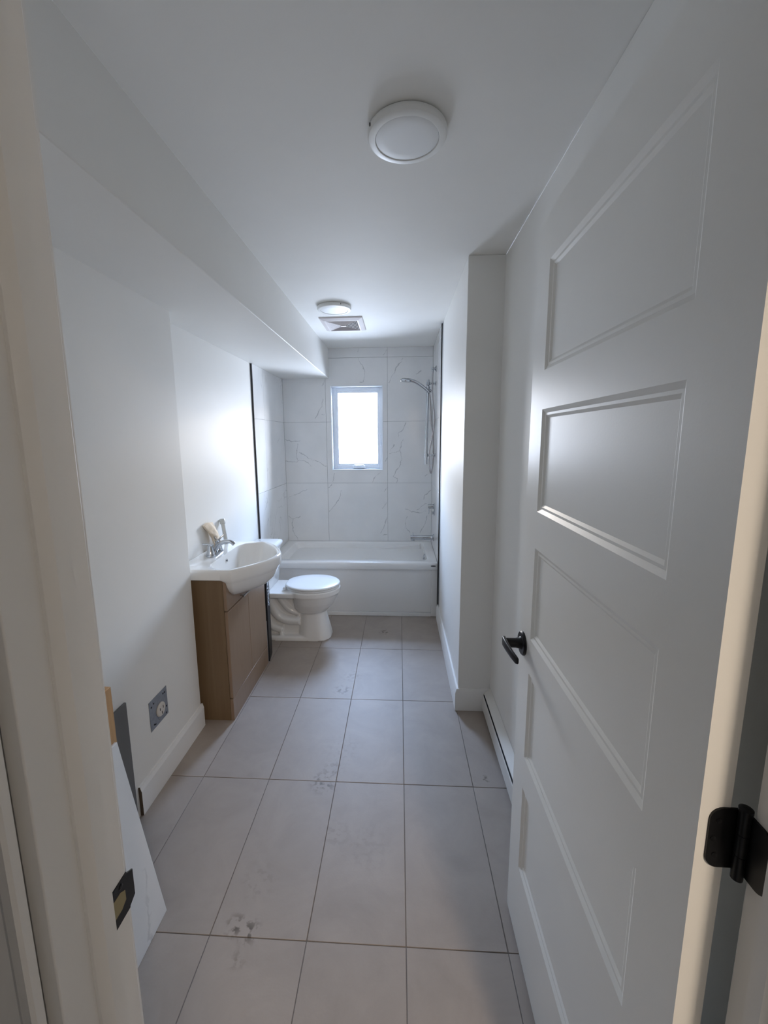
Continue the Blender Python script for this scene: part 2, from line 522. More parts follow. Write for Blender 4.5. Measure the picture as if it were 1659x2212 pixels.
# walls
struct(MB().prism([(-1.36, JY0 + 0.002), (XL1, JY0 + 0.002), (XL1, STEP), (XL2, STEP), (XL2, BACK + 0.16), (-1.36, BACK + 0.16)], 'z', -0.02, H).build('wall_left', PAINT, bevel=0.003),
       'white painted left wall with a shallow recess behind the vanity')
wl = bpy.data.objects['wall_left']
struct(MB().prism([(0.66, JY0 + 0.002), (XR1, JY0 + 0.002), (XR1, PIL), (XR2, PIL), (XR2, BACK + 0.16), (0.66, BACK + 0.16)], 'z', -0.02, H).build('wall_right', PAINT, bevel=0.003),
       'white painted right wall with a corner that juts into the room')
wr_ = bpy.data.objects['wall_right']
WX0, WX1, WZ0, WZ1 = -0.676, -0.165, 1.215, 2.036
mb = MB()
y0, y1 = BACK + 0.010, BACK + 0.155
mb.box(XL2, WX0 - .006, y0, y1, 0, H); mb.box(WX1 + .006, XR2, y0, y1, 0, H)
mb.box(WX0 - .006, WX1 + .006, y0, y1, 0, WZ0 - .006); mb.box(WX0 - .006, WX1 + .006, y0, y1, WZ1 + .006, H)
wb = struct(mb.build('wall_back', WGROUT), 'grey white marble tiled end wall around the window')
# wall beside the doorway
mb = MB()
mb.box(XL1, JL - 0.02, JY0 + .002, JY1 - .002, 0, H); mb.box(JR + 0.02, XR1, JY0 + .002, JY1 - .002, 0, H); mb.box(JL - 0.02, JR + 0.02, JY0 + .002, JY1 - .002, HEAD + 0.02, H)
struct(mb.build('wall_front', PAINT), 'white wall around the doorway the picture is taken through')
struct(MB().box(-1.36, 0.66, JY0 - 2.2, BACK + 0.16, H, H + 0.1).build('ceiling', CEILP), 'flat white painted ceiling')
struct(MB().box(XL2, SX, JY1 - .002, BACK + .008, SZ, H + .01).build('ceiling_soffit', PAINT, bevel=0.003), 'boxed white bulkhead along the top of the left wall')
# hallway behind the camera
hb = MB()
hb.box(-1.30, .18, -.42, -.32, 0, H)      # added unseen wall stub, blocks lamp light from the left jamb and casing
hb.box(-1.36, -1.28, JY0 - 2.2, JY0, 0, H); hb.box(0.98, 1.06, JY0 - 2.2, JY0, 0, H); hb.box(-1.36, 1.06, JY0 - 2.3, JY0 - 2.2, 0, H)
hb.box(-1.36, JL - .02, JY0 - .012, JY0 + .002, 0, H); hb.box(JR + .02, 1.06, JY0 - .012, JY0 + .002, 0, H); hb.box(JL - .02, JR + .02, JY0 - .012, JY0 + .002, HEAD + .02, H)
struct(hb.build('wall_hallway', HALLP), 'dim hallway wall outside the bathroom doorway, with an added stub that blocks lamp light')
struct(MB().box(0.66, 1.06, JY0 - 2.2, JY0, H, H + .1).build('ceiling_hallway', HALLP), 'hallway ceiling strip')
struct(MB().box(-1.36, 1.06, JY0 - 2.3, JY1, -0.05, -0.004).build('floor_hallway', HALLF), 'dark hallway floor outside the doorway')

# floor with its tiles
fl = struct(MB().box(XL2 - .02, XR1 + .02, JY1 - .01, BACK + .02, -0.05, -0.0025).build('floor', GROUT), 'grey floor of large rectangular tiles')
GX, GY, TW, TH_ = -0.2834, 1.0470, 0.305, 0.605
g = 0.0013
for i in range(-3, 3):
    for j in range(-1, 5):
        xa, xb = GX + i * TW, GX + (i + 1) * TW
        ya, yb = GY + (j) * TH_, GY + (j + 1) * TH_
        xa = max(xa, XL2); xb = min(xb, XR1); ya = max(ya, JY1 - .005); yb = min(yb, 3.60)
        if xb - xa < .01 or yb - ya < .01: continue
        dz = random.uniform(-.0002, .0002)
        MB().box(xa + g, xb - g, ya + g, yb - g, -0.008, dz).build('tile', FLOORT, fl, bevel=0.0008, seg=1)
for i, (ya, yb) in enumerate(((JY1, GY - TH_),)):
    pass

# wall tiles
def seg_in(x0, x1, z0, z1):
    out = []
    for pl_ in VEINS:
        cx_ = sum(p[0] for p in pl_) / len(pl_); cz_ = sum(p[1] for p in pl_) / len(pl_)
        if x0 <= cx_ < x1 and z0 <= cz_ < z1:
            out += [(pl_[k], pl_[k + 1]) for k in range(len(pl_) - 1)]
    return out
colsx = [TL, -0.727, -0.117, TR]
rowsz = [TUBZ - 0.02, 1.081, 1.691, 2.301, H]
g2 = 0.0009
for ci in range(3):
    for ri in range(4):
        xa, xb = colsx[ci], colsx[ci + 1]; za, zb = rowsz[ri], rowsz[ri + 1]
        m_ = marble('marble_tile', seg_in(xa - .001, xb, za, zb + .001))
        mb = MB()
        X0, X1, Z0, Z1 = xa + g2, xb - g2, za + g2, zb - g2
        if ci == 0: Z1 = min(Z1, SZ)
        if ci == 0 and Z0 > SZ: continue
        Ya, Yb = BACK, BACK + 0.0095
        if ci == 1 and X0 < WX0 and WZ0 < Z1 and WZ1 > Z0:
            xs = [X0, WX0, WX1, X1]; zs = [Z0] + [z for z in (WZ0, WZ1) if Z0 < z < Z1] + [Z1]
            poly = None
            if WZ0 > Z0: poly = [(X0, Z0), (X1, Z0), (X1, Z1), (WX1, Z1), (WX1, WZ0), (WX0, WZ0), (WX0, Z1), (X0, Z1)]
            else: poly = [(X0, Z0), (WX0, Z0), (WX0, WZ1), (WX1, WZ1), (WX1, Z0), (X1, Z0), (X1, Z1), (X0, Z1)]
            mb.prism(poly, 'y', Ya, Yb)
        else:
            mb.box(X0, X1, Ya, Yb, Z0, Z1)
        mb.build('tile', m_, wb, bevel=0.0006, seg=1)
# side wall tiles
MB().box(XL2, TL - 0.0085, TILE_Y, BACK, TUBZ - .02, SZ).build('tile_backing', WGROUT, wl)
MB().box(TR + 0.0065, XR2, TILE_Y, BACK + .005, 0.09, H - .001).build('tile_backing', WGROUT, wr_)
ysp = [TILE_Y, 3.60, BACK]
for k in range(2):
    for ri in range(3):
        za, zb = rowsz[ri], min(rowsz[ri + 1], SZ)
        MB().box(TL - 0.0085, TL, ysp[k] + g2, ysp[k + 1] - g2, za + g2, zb - g2).build('tile', MARBLE, wl, bevel=0.0005, seg=1)
for ri in range(4):
    for k in range(2):
        ya = 3.425 if k == 0 else ysp[k]
        MB().box(TR, TR + 0.0065, ya + g2, ysp[k + 1] - g2, rowsz[ri] + g2, rowsz[ri + 1] - g2).build('tile', MARBLE, wr_, bevel=0.0005, seg=1)
MB().box(TR, TR + 0.0065, 3.425, TUBY - .004, 0.10, rowsz[0]).build('tile', MARBLE, wr_, bevel=0.0005, seg=1)
MB().box(XL2 - .001, TL + .001, TILE_Y - 0.009, TILE_Y + .001, TUBZ + .01, SZ).build('edge_strip', EDGE, wl, bevel=0.0008)
MB().box(TR - .001, XR2 + .001, 3.400, 3.424, 0.10, H).build('edge_strip', EDGE, wr_, bevel=0.0008)

# baseboards
def bb_prof(t=0.013, h=0.128):
    return [(0, 0), (t, 0), (t, h - 0.022), (t * .62, h - 0.006), (t * .55, h), (0, h)]
bl = MB().prism([(XL1 + u, z) for u, z in bb_prof()], 'y', 1.446, STEP + .006).build('baseboard_left', TRIM)
struct(bl, 'white baseboard on the left wall ending short of the leaning tile')
MB().prism([(XL1 + u, z) for u, z in bb_prof(0.0128, 0.127)], 'y', 1.4445, 1.4459).build('cut_end', MDF, bl, label='raw brown cut end of the board')
pr_ = bb_prof(0.018)
struct(MB().loft([[(XR2 - u, 3.402, z) for u, z in pr_], [(XR2 - u, PIL - u * .92, z) for u, z in pr_], [(XR1, PIL - u * .92, z) for u, z in pr_]]).build('baseboard_right', TRIM, smooth=30),
       'white baseboard wrapping the jutting right wall corner')

# ------------------------------------------------------------------ window
wn = empty('window_1', (-0.42, BACK, WZ0)); struct(wn, 'bright white vinyl crank window in the tiled end wall')
def frame(name, x0, x1, z0, z1, w, ya, yb, m, par, bevel=0.002, w2=None):
    mb = MB(); w2 = w2 or w
    mb.box(x0, x0 + w, ya, yb, z0, z1); mb.box(x1 - w, x1, ya, yb, z0, z1)
    mb.box(x0 + w, x1 - w, ya, yb, z0, z0 + w2); mb.box(x0 + w, x1 - w, ya, yb, z1 - w2, z1)
    return mb.build(name, m, par, bevel=bevel)
frame('reveal', WX0 - .004, WX1 + .004, WZ0 - .004, WZ1 + .004, 0.010, BACK - .003, BACK + .152, VINYL, wn, .001)
frame('outer_frame', WX0 + .006, WX1 - .006, WZ0 + .006, WZ1 - .006, 0.031, 4.298, 4.350, VINYL, wn, .003)
frame('sash', WX0 + .033, WX1 - .033, WZ0 + .033, WZ1 - .033, 0.024, 4.304, 4.345, VINYL, wn, .004)
MB().box(WX0 + .05, WX1 - .05, 4.322, 4.326, WZ0 + .05, WZ1 - .05).build('glass_pane', GLASS, wn)
ck = MB().prism([(-.478, 1.226), (-.348, 1.226), (-.352, 1.252), (-.366, 1.262), (-.458, 1.262), (-.474, 1.252)], 'y', 4.264, 4.300).build('crank', VINYL, wn, bevel=.004)
MB().tube([(-.455, 4.262, 1.248), (-.42, 4.258, 1.254), (-.38, 4.258, 1.252)], .0055, 10).build('crank_arm', VINYL, ck, smooth=40)
lk = MB().prism([(4.276, 1.460), (4.299, 1.452), (4.299, 1.56), (4.291, 1.56)], 'x', -.197, -.187).build('lock_lever', VINYL, wn, bevel=.002)

# ------------------------------------------------------------------ door frame
df = empty('trim_1', (0, JY0, 0)); struct(df, 'white painted door frame around the doorway')
HH = HEAD
jl = MB().box(JL - .019, JL, JY0, JY1, 0, HH + .019).build('side_jamb', TRIM, df, bevel=.0015)
jr = MB().box(JR, JR + .019, JY0, JY1 - .006, 0, HH + .019).build('side_jamb', TRIM, df, bevel=.0015)
MB().box(JL, JR, JY0, JY1, HH, HH + .019).build('head_jamb', TRIM, df, bevel=.0015)
def stop_prof(s, x):   # s=+1 projects to +x
    a, b = 0.377, 0.406
    return [(x, a), (x + s * .004, a), (x + s * .0085, a + .005), (x + s * .0115, a + .011), (x + s * .0115, b), (x, b)]
MB().prism(stop_prof(1, JL), 'z', 0, HH).build('door_stop', TRIM, df, smooth=25)
MB().prism(stop_prof(-1, JR), 'z', 0, HH).build('door_stop', TRIM, df, smooth=25)
MB().box(JL, JR, .377, .406, HH - .0115, HH).build('door_stop', TRIM, df)
def casing(name, x0, s, ya, yb, z1):
    # s: direction away from the opening; profile thin at the opening, thicker outside
    w = 0.064; d = 1 if yb > ya else -1
    pr = [(x0, ya), (x0, ya + d * .009), (x0 + s * .003, ya + d * .012), (x0 + s * .012, ya + d * .012), (x0 + s * .018, ya + d * .009), (x0 + s * .040, ya + d * .013), (x0 + s * w, ya + d * .016), (x0 + s * w, ya)]
    return MB().prism(pr, 'z', 0, z1).build(name, TRIM, df, smooth=25)
casing('casing', JL - .006, -1, JY0 - .012, JY0 - .028, HH + .07)
casing('casing', JR + .006, 1, JY0 - .012, JY0 - .028, HH + .07)
casing('casing', JL - .006, -1, JY1, JY1 + .016, HH + .07)
casing('casing', JR + .012, 1, JY1 - .004, JY1 + .004, HH + .07)
MB().box(JL - .006, JR + .006, JY0 - .028, JY0 - .012, HH + .006, HH + .07).build('casing', TRIM, df)
MB().box(JL - .006, JR + .006, JY1, JY1 + .016, HH + .006, HH + .07).build('casing', TRIM, df)
# strike plate
sp = MB()
cy, cz = 0.4275, 0.938
def splate(y0, y1, z0, z1, lipz0, lipz1, lip):
    return [(y0, z0 + .006), (y0 + .006, z0), (y1, z0), (y1 + .0, lipz0), (y1 + lip, lipz0 + .006), (y1 + lip, lipz1 - .006), (y1, lipz1), (y1, z1), (y0 + .006, z1), (y0, z1 - .006)]
sp.prism(splate(.4095, .445, .913, .968, .915, .966, .011), 'x', JL - .0005, JL + .0016)
spo = sp.build('strike_plate', BLACKM, jl, bevel=.0005)
MB().prism([(.4105, .929), (.430, .929), (.4385, .934), (.4385, .948), (.430, .954), (.4105, .954)], 'x', JL + .0012, JL + .0019).build('latch_hole', BRASSH, jl, label='bare wood showing through the latch hole')
MB().lathe([(.0035, 0), (.0035, .0006), (.002, .0012)], (JL + .0015, .432, .961), (1, 0, 0), 12).build('screw', BLACKM, jl)

# ------------------------------------------------------------------ door leaf (open 90 degrees, seen from its hallway face)
DX0, DX1, DY0, DY1, DZ0, DZ1 = 0.3555, 0.3900, 0.4535, 1.1800, 0.010, 2.052
dr = empty('door_1', (JR - .01, DY0, 0)); struct(dr, 'open white five-panel door against the right wall')
pu0, pu1 = DY0 + .103, DY0 + .634
pz = [(1.686, 1.940), (1.333, 1.592), (0.980, 1.236), (0.623, 0.881), (0.257, 0.525)]
mb = MB()
mb.box(DX0, DX1, DY0, pu0, DZ0, DZ1); mb.box(DX0, DX1, pu1, DY1, DZ0, DZ1)
zz = [DZ0] + [v for a, b in pz[::-1] for v in (a, b)] + [DZ1]
for k in range(0, len(zz), 2):
    mb.box(DX0, DX1, pu0, pu1, zz[k], zz[k + 1])
leaf = mb.build('leaf_frame', DOORP, dr)
for (a, b) in pz:
    mb = MB()
    def rg(i, d, side):
        x = DX0 + d if side == 0 else DX1 - d
        return [(x, pu0 + i, a + i), (x, pu1 - i, a + i), (x, pu1 - i, b - i), (x, pu0 + i, b - i)]
    for side in (0, 1):
        st = [(0, .0), (.0095, .0052), (.0150, .0052), (.0215, .0090)]
        mb.loft([rg(i, d, side) for i, d in st], False, True)
    mb.build('panel', DOORP, dr)
dh = MB().lathe([(.0345, 0), (.0345, .004), (.031, .0075), (.0, .008)], (DX0, 1.1465, .940), (-1, 0, 0), 36).build('door_handle', BLACKM, dr, smooth=35)
MB().lathe([(.020, .006), (.0155, .012), (.0135, .022), (.0135, .050), (.011, .053)], (DX0, 1.1465, .940), (-1, 0, 0), 24).build('neck', BLACKM, dh, smooth=35)
lv = []
for (y, x, w, hh, z) in ((1.166, .3055, .005, .010, .9415), (1.150, .3030, .0065, .0135, .9410), (1.120, .3035, .0055, .0125, .9405), (1.080, .3065, .0045, .0115, .9395), (1.052, .3105, .004, .0105, .939), (1.046, .3120, .003, .0085, .939)):
    lv.append([(x + w * math.copysign(abs(math.cos(t)) ** .6, math.cos(t)), y, z + hh * math.copysign(abs(math.sin(t)) ** .6, math.sin(t))) for t in [2 * math.pi * k / 20 for k in range(20)]])
MB().loft(lv).build('lever', BLACKM, dh, smooth=50)
# hinge
hg = empty('hinge', (0, 0, 0)); hg.parent = dr; hg.location = Vector((.398, .4475, 1.055)) - dr.location
HG = Vector((.398, .4475, 1.055))
def rplate(u0, u1, z0, z1, r, n=6):
    return [(p[0], p[1]) for p in rrect(u0, u1, z0, z1, r, 0, n)]
def flatr(u0, u1, z0, z1, r, left=True):
    pts = []
    for (cx_, cz_, a0, rr) in ((u1 - .0005, z1 - .0005, 0, .0005), (u0 + r, z1 - r, 90, r), (u0 + r, z0 + r, 180, r), (u1 - .0005, z0 + .0005, 270, .0005)):
        for k in range(7):
            t = math.radians(a0 + 15 * k); pts.append((cx_ + rr * math.cos(t), cz_ + rr * math.sin(t)))
    return pts
hz0, hz1 = 1.0105, 1.0905
MB().prism(flatr(.3665, .398, hz0, hz1, .015), 'y', .4510, .4537).build('hinge_plate', BLACKM, hg)
def flatr2(u0, u1, z0, z1, r):
    return [(u0 + u1 - p[0], p[1]) for p in flatr(u0, u1, z0, z1, r)]
MB().prism([(p[0] - .398 + .443 - .0, p[1]) for p in flatr(.3665, .398, hz0, hz1, .015)], 'x', JR - .0024, JR + .0002).build('hinge_plate', BLACKM, hg)
MB().lathe([(.003, -.047), (.0062, -.046), (.0062, -.0145), (.0056, -.0142), (.0056, -.0138), (.0062, -.0135), (.0062, .0135), (.0056, .0138), (.0056, .0142), (.0062, .0145), (.0062, .043), (.0072, .0435), (.0072, .0475), (.004, .049)], (.3995, .4445, 1.0505), (0, 0, 1), 20).build('knuckle', BLACKM, hg, smooth=35)
for zq in (1.074, 1.028):
    MB().lathe([(.0035, 0), (.0035, .0006), (.001, .0002)], (.3765, .4510, zq), (0, -1, 0), 12).build('screw', BLACKM, hg)
MB().lathe([(.0035, 0), (.0035, .0006), (.001, .0002)], (.3725, .4510, 1.050), (0, -1, 0), 12).build('screw', BLACKM, hg)

# ------------------------------------------------------------------ vanity cabinet
VX0, VX1, VY0, VY1, VZ = XL2 + .003, -0.902, 2.038, 2.640, 0.800
vc = tag(empty('vanity_cabinet', ((VX0 + VX1) / 2, (VY0 + VY1) / 2, 0)), 'brown wood-look vanity cabinet under the white washbasin', 'cabinet')
FB = VX1 - 0.018
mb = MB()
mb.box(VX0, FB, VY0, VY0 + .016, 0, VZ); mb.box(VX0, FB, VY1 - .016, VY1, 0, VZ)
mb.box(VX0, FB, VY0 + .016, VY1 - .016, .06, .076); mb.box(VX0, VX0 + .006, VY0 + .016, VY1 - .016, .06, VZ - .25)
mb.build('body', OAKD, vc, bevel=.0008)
MB().prism([(VY0 + .001, .631), (VY1 - .001, .631), (VY1 - .001, .797), (2.618, .797), (2.59, .765), (2.54, .715), (2.47, .672), (2.34, .660), (2.21, .672), (2.135, .715), (2.085, .765), (2.055, .797), (VY0 + .001, .797)], 'x', FB + .0003, VX1).build('false_drawer_front', OAK, vc, bevel=.002)
MB().box(FB + .0003, VX1, VY0 + .001, VY1 - .001, .0, .126).build('plinth', OAK, vc, bevel=.0015)
ym = (VY0 + VY1) / 2
hbar = None
for (a, b) in ((VY0 + .001, ym - .0004), (ym + .0004, VY1 - .001)):
    dd = MB().box(FB + .0003, VX1, a, b, .130, .625).build('door', OAK, vc, bevel=.003)
    if hbar is None:
        hbar = MB()
        hbar.box(VX1 + .024, VX1 + .030, 2.200, 2.362, .648, .656)
        hbar.box(VX1 - .002, VX1 + .025, 2.215, 2.222, .649, .655); hbar.box(VX1 - .002, VX1 + .025, 2.335, 2.342, .649, .655)
        hbar.build('handle', CHROME, dd, smooth=40, label='chrome bar pull at the door top')

# ------------------------------------------------------------------ washbasin
BC = Vector((-0.945, 2.338, 0))
def bow(x0, dx, yc, hy, e, n=28):
    return [(x0 + dx * (1 - abs(-1 + 2 * k / n) ** e), yc + hy * (-1 + 2 * k / n)) for k in range(n + 1)]
outl = [(XL2 + .002, 2.022)] + bow(-.868, .172, 2.335, .313, 1.75) + [(XL2 + .002, 2.648)]
def ray_poly(th, poly, c):
    d = (math.cos(th), math.sin(th)); best = None
    for i in range(len(poly)):
        a = poly[i]; b = poly[(i + 1) % len(poly)]
        ex, ey = b[0] - a[0], b[1] - a[1]; den = d[0] * ey - d[1] * ex
        if abs(den) < 1e-9: continue
        t = ((a[0] - c.x) * ey - (a[1] - c.y) * ex) / den; u = ((a[0] - c.x) * d[1] - (a[1] - c.y) * d[0]) / den
        if t > 0 and -1e-6 <= u <= 1 + 1e-6 and (best is None or t > best): best = t
    return best or .1
NT = 240
ths = [2 * math.pi * k / NT for k in range(NT)]
RO = [ray_poly(t, outl, BC) for t in ths]
inl = [(-1.024, 2.142), (-1.000, 2.092), (-.955, 2.062), (-.905, 2.052)] + bow(-.885, .162, 2.337, .284, 1.85) + [(-.905, 2.622), (-.955, 2.612), (-1.000, 2.584), (-1.024, 2.534)]
RI = [ray_poly(t, inl, BC) for t in ths]
for _ in range(3):
    RI = [(RI[k - 1] + 2 * RI[k] + RI[(k + 1) % NT]) / 4 for k in range(NT)]
for _ in range(2):
    RO2 = [(RO[k - 1] + 2 * RO[k] + RO[(k + 1) % NT]) / 4 for k in range(NT)]
    RO = [RO2[k] if math.cos(ths[k]) > .55 else RO[k] for k in range(NT)]
def bring(R, s, z, sub=0.0, cen=BC):
    return [(cen.x + (R[k] * s - sub) * math.cos(ths[k]), cen.y + (R[k] * s - sub) * math.sin(ths[k]), z) for k in range(NT)]
def zvar(ring, f):
    return [(x, y, f(x, z)) for x, y, z in ring]
def back_lip(x, z):   # low upstand along the wall side
    return z + .006 * max(0, min(1, (-1.11 - x) / .03))
TOPZ = .860
rings = [bring(RO, .18, .668), bring(RO, .48, .675), bring(RO, .70, .695), bring(RO, .83, .728), bring(RO, .905, .760), bring(RO, .940, .778),
         bring(RO, .952, .784), bring(RO, .975, .792), bring(RO, 1, .807), bring(RO, 1, .845), bring(RO, 1, .853, .001), bring(RO, 1, .8585, .005), bring(RO, 1, .860, .012)]
rings.append([(BC.x + (RO[k] * .35 + RI[k] * 1.012 * .65) * math.cos(t), BC.y + (RO[k] * .35 + RI[k] * 1.012 * .65) * math.sin(t), .857) for k, t in enumerate(ths)])
rings += [bring(RI, 1.012, .857), bring(RI, 1.0, .8545), bring(RI, .982, .847), bring(RI, .955, .830), bring(RI, .89, .785), bring(RI, .76, .735), bring(RI, .5, .712), bring(RI, .2, .705), bring(RI, .08, .702)]
def flat_under(x, z):   # the underside is flat over the cabinet, only the bowed front hangs lower
    t = max(0.0, min(1.0, (x + .925) / .03))
    return z * t + max(z, .8015) * (1 - t)
rings = [zvar(r, back_lip) if i > 8 and i < 14 else zvar(r, flat_under) if 4 < i < 9 else r for i, r in enumerate(rings)]
ws = tag(empty('washbasin', (BC.x, BC.y, .80)), 'glossy white ceramic washbasin with bowed front set on the brown vanity', 'sink')
MB().loft(rings).build('basin', CERAMIC, ws, smooth=50)
MB().lathe([(.008, .0), (.011, .001), (.012, .003), (.009, .0035), (.0085, .001)], (-1.0215, 2.338, .823), (.92, 0, .38), 20, caps=False).build('overflow_ring', CHROME, ws, smooth=40)
MB().lathe([(.009, 0), (.009, .0008)], (-1.0205, 2.338, .8235), (.92, 0, .38), 20).build('overflow_hole', DARK, ws)
MB().lathe([(.022, 0), (.022, .003), (.018, .004), (.010, .006), (0, .0065)], (BC.x, BC.y, .702), (0, 0, 1), 24).build('drain', CHROME, ws, smooth=35)

# faucet
FX, FYc = -1.088, 2.338
fc = tag(empty('basin_faucet', (FX, FYc, TOPZ)), 'chrome two-handle faucet with an arched spout on the washbasin', 'faucet')
MB().loft([[(p[0], p[1], z) for p in rrect(FX - w, FX + w, FYc - .078 - w + .026, FYc + .078 + w - .026, w * .98, 0, 8)] for w, z in ((.028, .8565), (.0285, .866), (.026, .871), (.018, .873))]).build('base_plate', CHROME, fc, smooth=40)
for sy in (-1, 1):
    hy = FYc + sy * .051
    hd = MB().lathe([(.0245, .870), (.0235, .878), (.0215, .882), (.019, .895), (.0145, .915), (.0135, .9205), (.016, .922), (.016, .927), (.010, .931), (0, .932)], (FX, hy, 0), (0, 0, 1), 28).build('faucet_handle', CHROME, fc, smooth=35)
    mb = MB()
    for q in ((-.020, sy * .022), (.004, -.0)):
        pass
    mb.tube([(FX, hy, .926), (FX - .012, hy + sy * .010, .931), (FX - .026, hy + sy * .024, .935), (FX - .034, hy + sy * .033, .942)] if sy > 0 else
            [(FX + .020, hy, .925), (FX + .0, hy, .929), (FX - .024, hy - .006, .931), (FX - .040, hy - .010, .932)], [.006, .0055, .005, .0045], 12)
    if sy > 0:
        mb.tube([(FX + .0, hy, .926), (FX + .010, hy + .01, .938), (FX + .024, hy + .020, .953), (FX + .030, hy + .024, .958)], [.006, .0055, .005, .0045], 12)
    mb.build('lever', CHROME, hd, smooth=50)
path = catmull([(FX, FYc, .868), (FX + .010, FYc, .892), (FX + .034, FYc, .919), (FX + .065, FYc, .934), (FX + .096, FYc, .934), (FX + .118, FYc, .924)], 6)
MB().tube(path, [.0165 - .0055 * min(1, i / (len(path) - 1) * 1.4) for i in range(len(path))], 18).build('spout', CHROME, fc, smooth=50)
MB().lathe([(.0125, 0), (.0125, .012), (.009, .013)], (FX + .112, FYc, .9265), (.75, 0, -.62), 20).build('aerator', CHROME, fc, smooth=35)

# paper pouch and waste pipe behind the faucet
NU, NV = 10, 14
def pouch(u, v, side):
    wv = 1 - .35 * v
    y = 2.345 + .115 * u * wv + .10 * v + .02 * math.sin(v * 3)
    z = 1.032 - .012 * abs(u - .5) - .166 * v
    x = -1.150 + .022 * v + side * (.004 + .010 * math.sin(math.pi * min(max(u, 0), 1)) * (0.4 + .6 * math.sin(math.pi * v) + .1))
    nn = mnoise.noise(Vector((u * 4, v * 5, side * 3))) * .006
    return (x + nn * (1 if side > 0 else .3), y + nn * .5, z + nn * .4)
mb = MB(); vs = []
for s_ in (1, -1):
    for j in range(NV + 1):
        for i in range(NU + 1):
            vs.append(pouch(i / NU, j / NV, s_))
fs = []
K = (NU + 1) * (NV + 1)
for j in range(NV):
    for i in range(NU):
        a = j * (NU + 1) + i
        fs.append((a, a + 1, a + NU + 2, a + NU + 1)); fs.append((K + a, K + a + NU + 1, K + a + NU + 2, K + a + 1))
for i in range(NU):
    fs.append((i, K + i, K + i + 1, i + 1)); a = NV * (NU + 1) + i; fs.append((a, a + 1, K + a + 1, K + a))
for j in range(NV):
    a = j * (NU + 1); fs.append((a, a + NU + 1, K + a + NU + 1, K + a)); a += NU; fs.append((a, K + a, K + a + NU + 1, a + NU + 1))
mb.add(vs, fs)
tag(mb.build('paper_pouch', PAPER, smooth=28), 'crumpled tan paper pouch propped on the wall behind the faucet', 'paper')
pp = tag(empty('drain_pipe', (-1.10, 2.62, TOPZ)), 'grey-white tubular drain pipe leaning on the wall beside the paper pouch', 'pipe')
MB().tube([(-1.118, 2.580, .862), (-1.148, 2.606, 1.012)], .0125, 18).build('tube', PIPE, pp, smooth=40)
MB().tube([(-1.1423, 2.601, .984), (-1.1433, 2.602, .988), (-1.148, 2.606, 1.012), (-1.149, 2.607, 1.017)], [.0135, .0175, .0175, .015], 14).build('slip_nut', PIPE, pp, smooth=30)

# carton between vanity and toilet
bx = tag(empty('carton', (-1.0, 2.72, 0)), 'tall black carton with white lettering standing between vanity and toilet', 'box')
MB().prism([(-.8965, 2.658), (-.9155, 2.775), (-1.150, 2.775), (-1.150, 2.658)], 'z', .0005, .635).build('carton_body', BOXB, bx, bevel=.001)
MB().box(-1.10, -.9035, 2.644, 2.651, 0, .30).build('cardboard_flap', CARD, bx)
cu = bpy.data.curves.new('lettering', 'FONT'); cu.body = 'raymor'; cu.size = .073; cu.extrude = .0002; cu.space_character = 1.0
tobj = bpy.data.objects.new('tmp_text', cu); COL.objects.link(tobj)
bpy.context.view_layer.update()
tme = bpy.data.meshes.new_from_object(tobj.evaluated_get(bpy.context.evaluated_depsgraph_get())); tme.name = 'lettering'
bpy.data.objects.remove(tobj)
fd = Vector((-.019, .117, 0)).normalized(); fn = Vector((0, 0, -1)).cross(fd).normalized()
base = Vector((-.8965, 2.658, .590)) + fd * .040 + fn * .0006 - bx.location
tme.transform(Matrix(((0, fd.x * 1.4, fn.x, base.x), (0, fd.y * 1.4, fn.y, base.y), (-1, 0, 0, base.z), (0, 0, 0, 1))))
tme.materials.clear(); tme.materials.append(WHITEI)
to = bpy.data.objects.new('lettering', tme); COL.objects.link(to); to.parent = bx; to['label'] = 'white lowercase brand lettering running down the side'


# ------------------------------------------------------------------ toilet (faces right, tank on the left wall)
TY = 3.075
tl = tag(empty('toilet', (-.8, TY, 0)), 'white two-piece toilet with closed lid between vanity and bathtub', 'toilet')
def dring(xb, xf, hw, z, n=56, sq=0.0):
    """egg-like ring: elliptical front, squarer back"""
    xm = xf - min((xf - xb) * .52, hw * 1.25); pts = []
    for k in range(n):
        t = 2 * math.pi * k / n; c, s = math.cos(t), math.sin(t)
        if c >= 0: x = xm + (xf - xm) * c; y = hw * s
        else:
            e = .62
            x = xm - (xm - xb) * abs(c) ** e; y = hw * math.copysign(abs(s) ** .8, s)
        pts.append((x, TY + y, z))
    return pts
mb = MB()
mb.loft([dring(-.71, -.625, .045, .186), dring(-.765, -.585, .082, .198), dring(-.795, -.550, .115, .222), dring(-.81, -.518, .141, .256), dring(-.815, -.493, .159, .296), dring(-.815, -.474, .170, .338), dring(-.815, -.464, .176, .362)])
mb.loft([dring(-.835, -.464, .176, .357), dring(-.845, -.456, .180, .362), dring(-.845, -.455, .180, .397), dring(-.845, -.460, .176, .402)])
mb.loft([rrect(-1.135, -.74, TY - w, TY + w, .03, z) for w, z in ((.150, .352), (.158, .358), (.158, .388), (.154, .392))])
mb.loft([rrect(-.790, -.527, TY - .117, TY + .117, .09, 0, 8), rrect(-.785, -.532, TY - .113, TY + .113, .088, .03, 8), rrect(-.778, -.556, TY - .100, TY + .100, .08, .13, 8), rrect(-.772, -.574, TY - .094, TY + .094, .075, .20, 8), rrect(-.772, -.572, TY - .096, TY + .096, .075, .255, 8)])
mb.loft([rrect(-1.035, -.62, TY - .117, TY + .117, .085, 0, 8), rrect(-1.032, -.62, TY - .115, TY + .115, .085, .022, 8), rrect(-1.022, -.63, TY - .106, TY + .106, .08, .032, 8)])
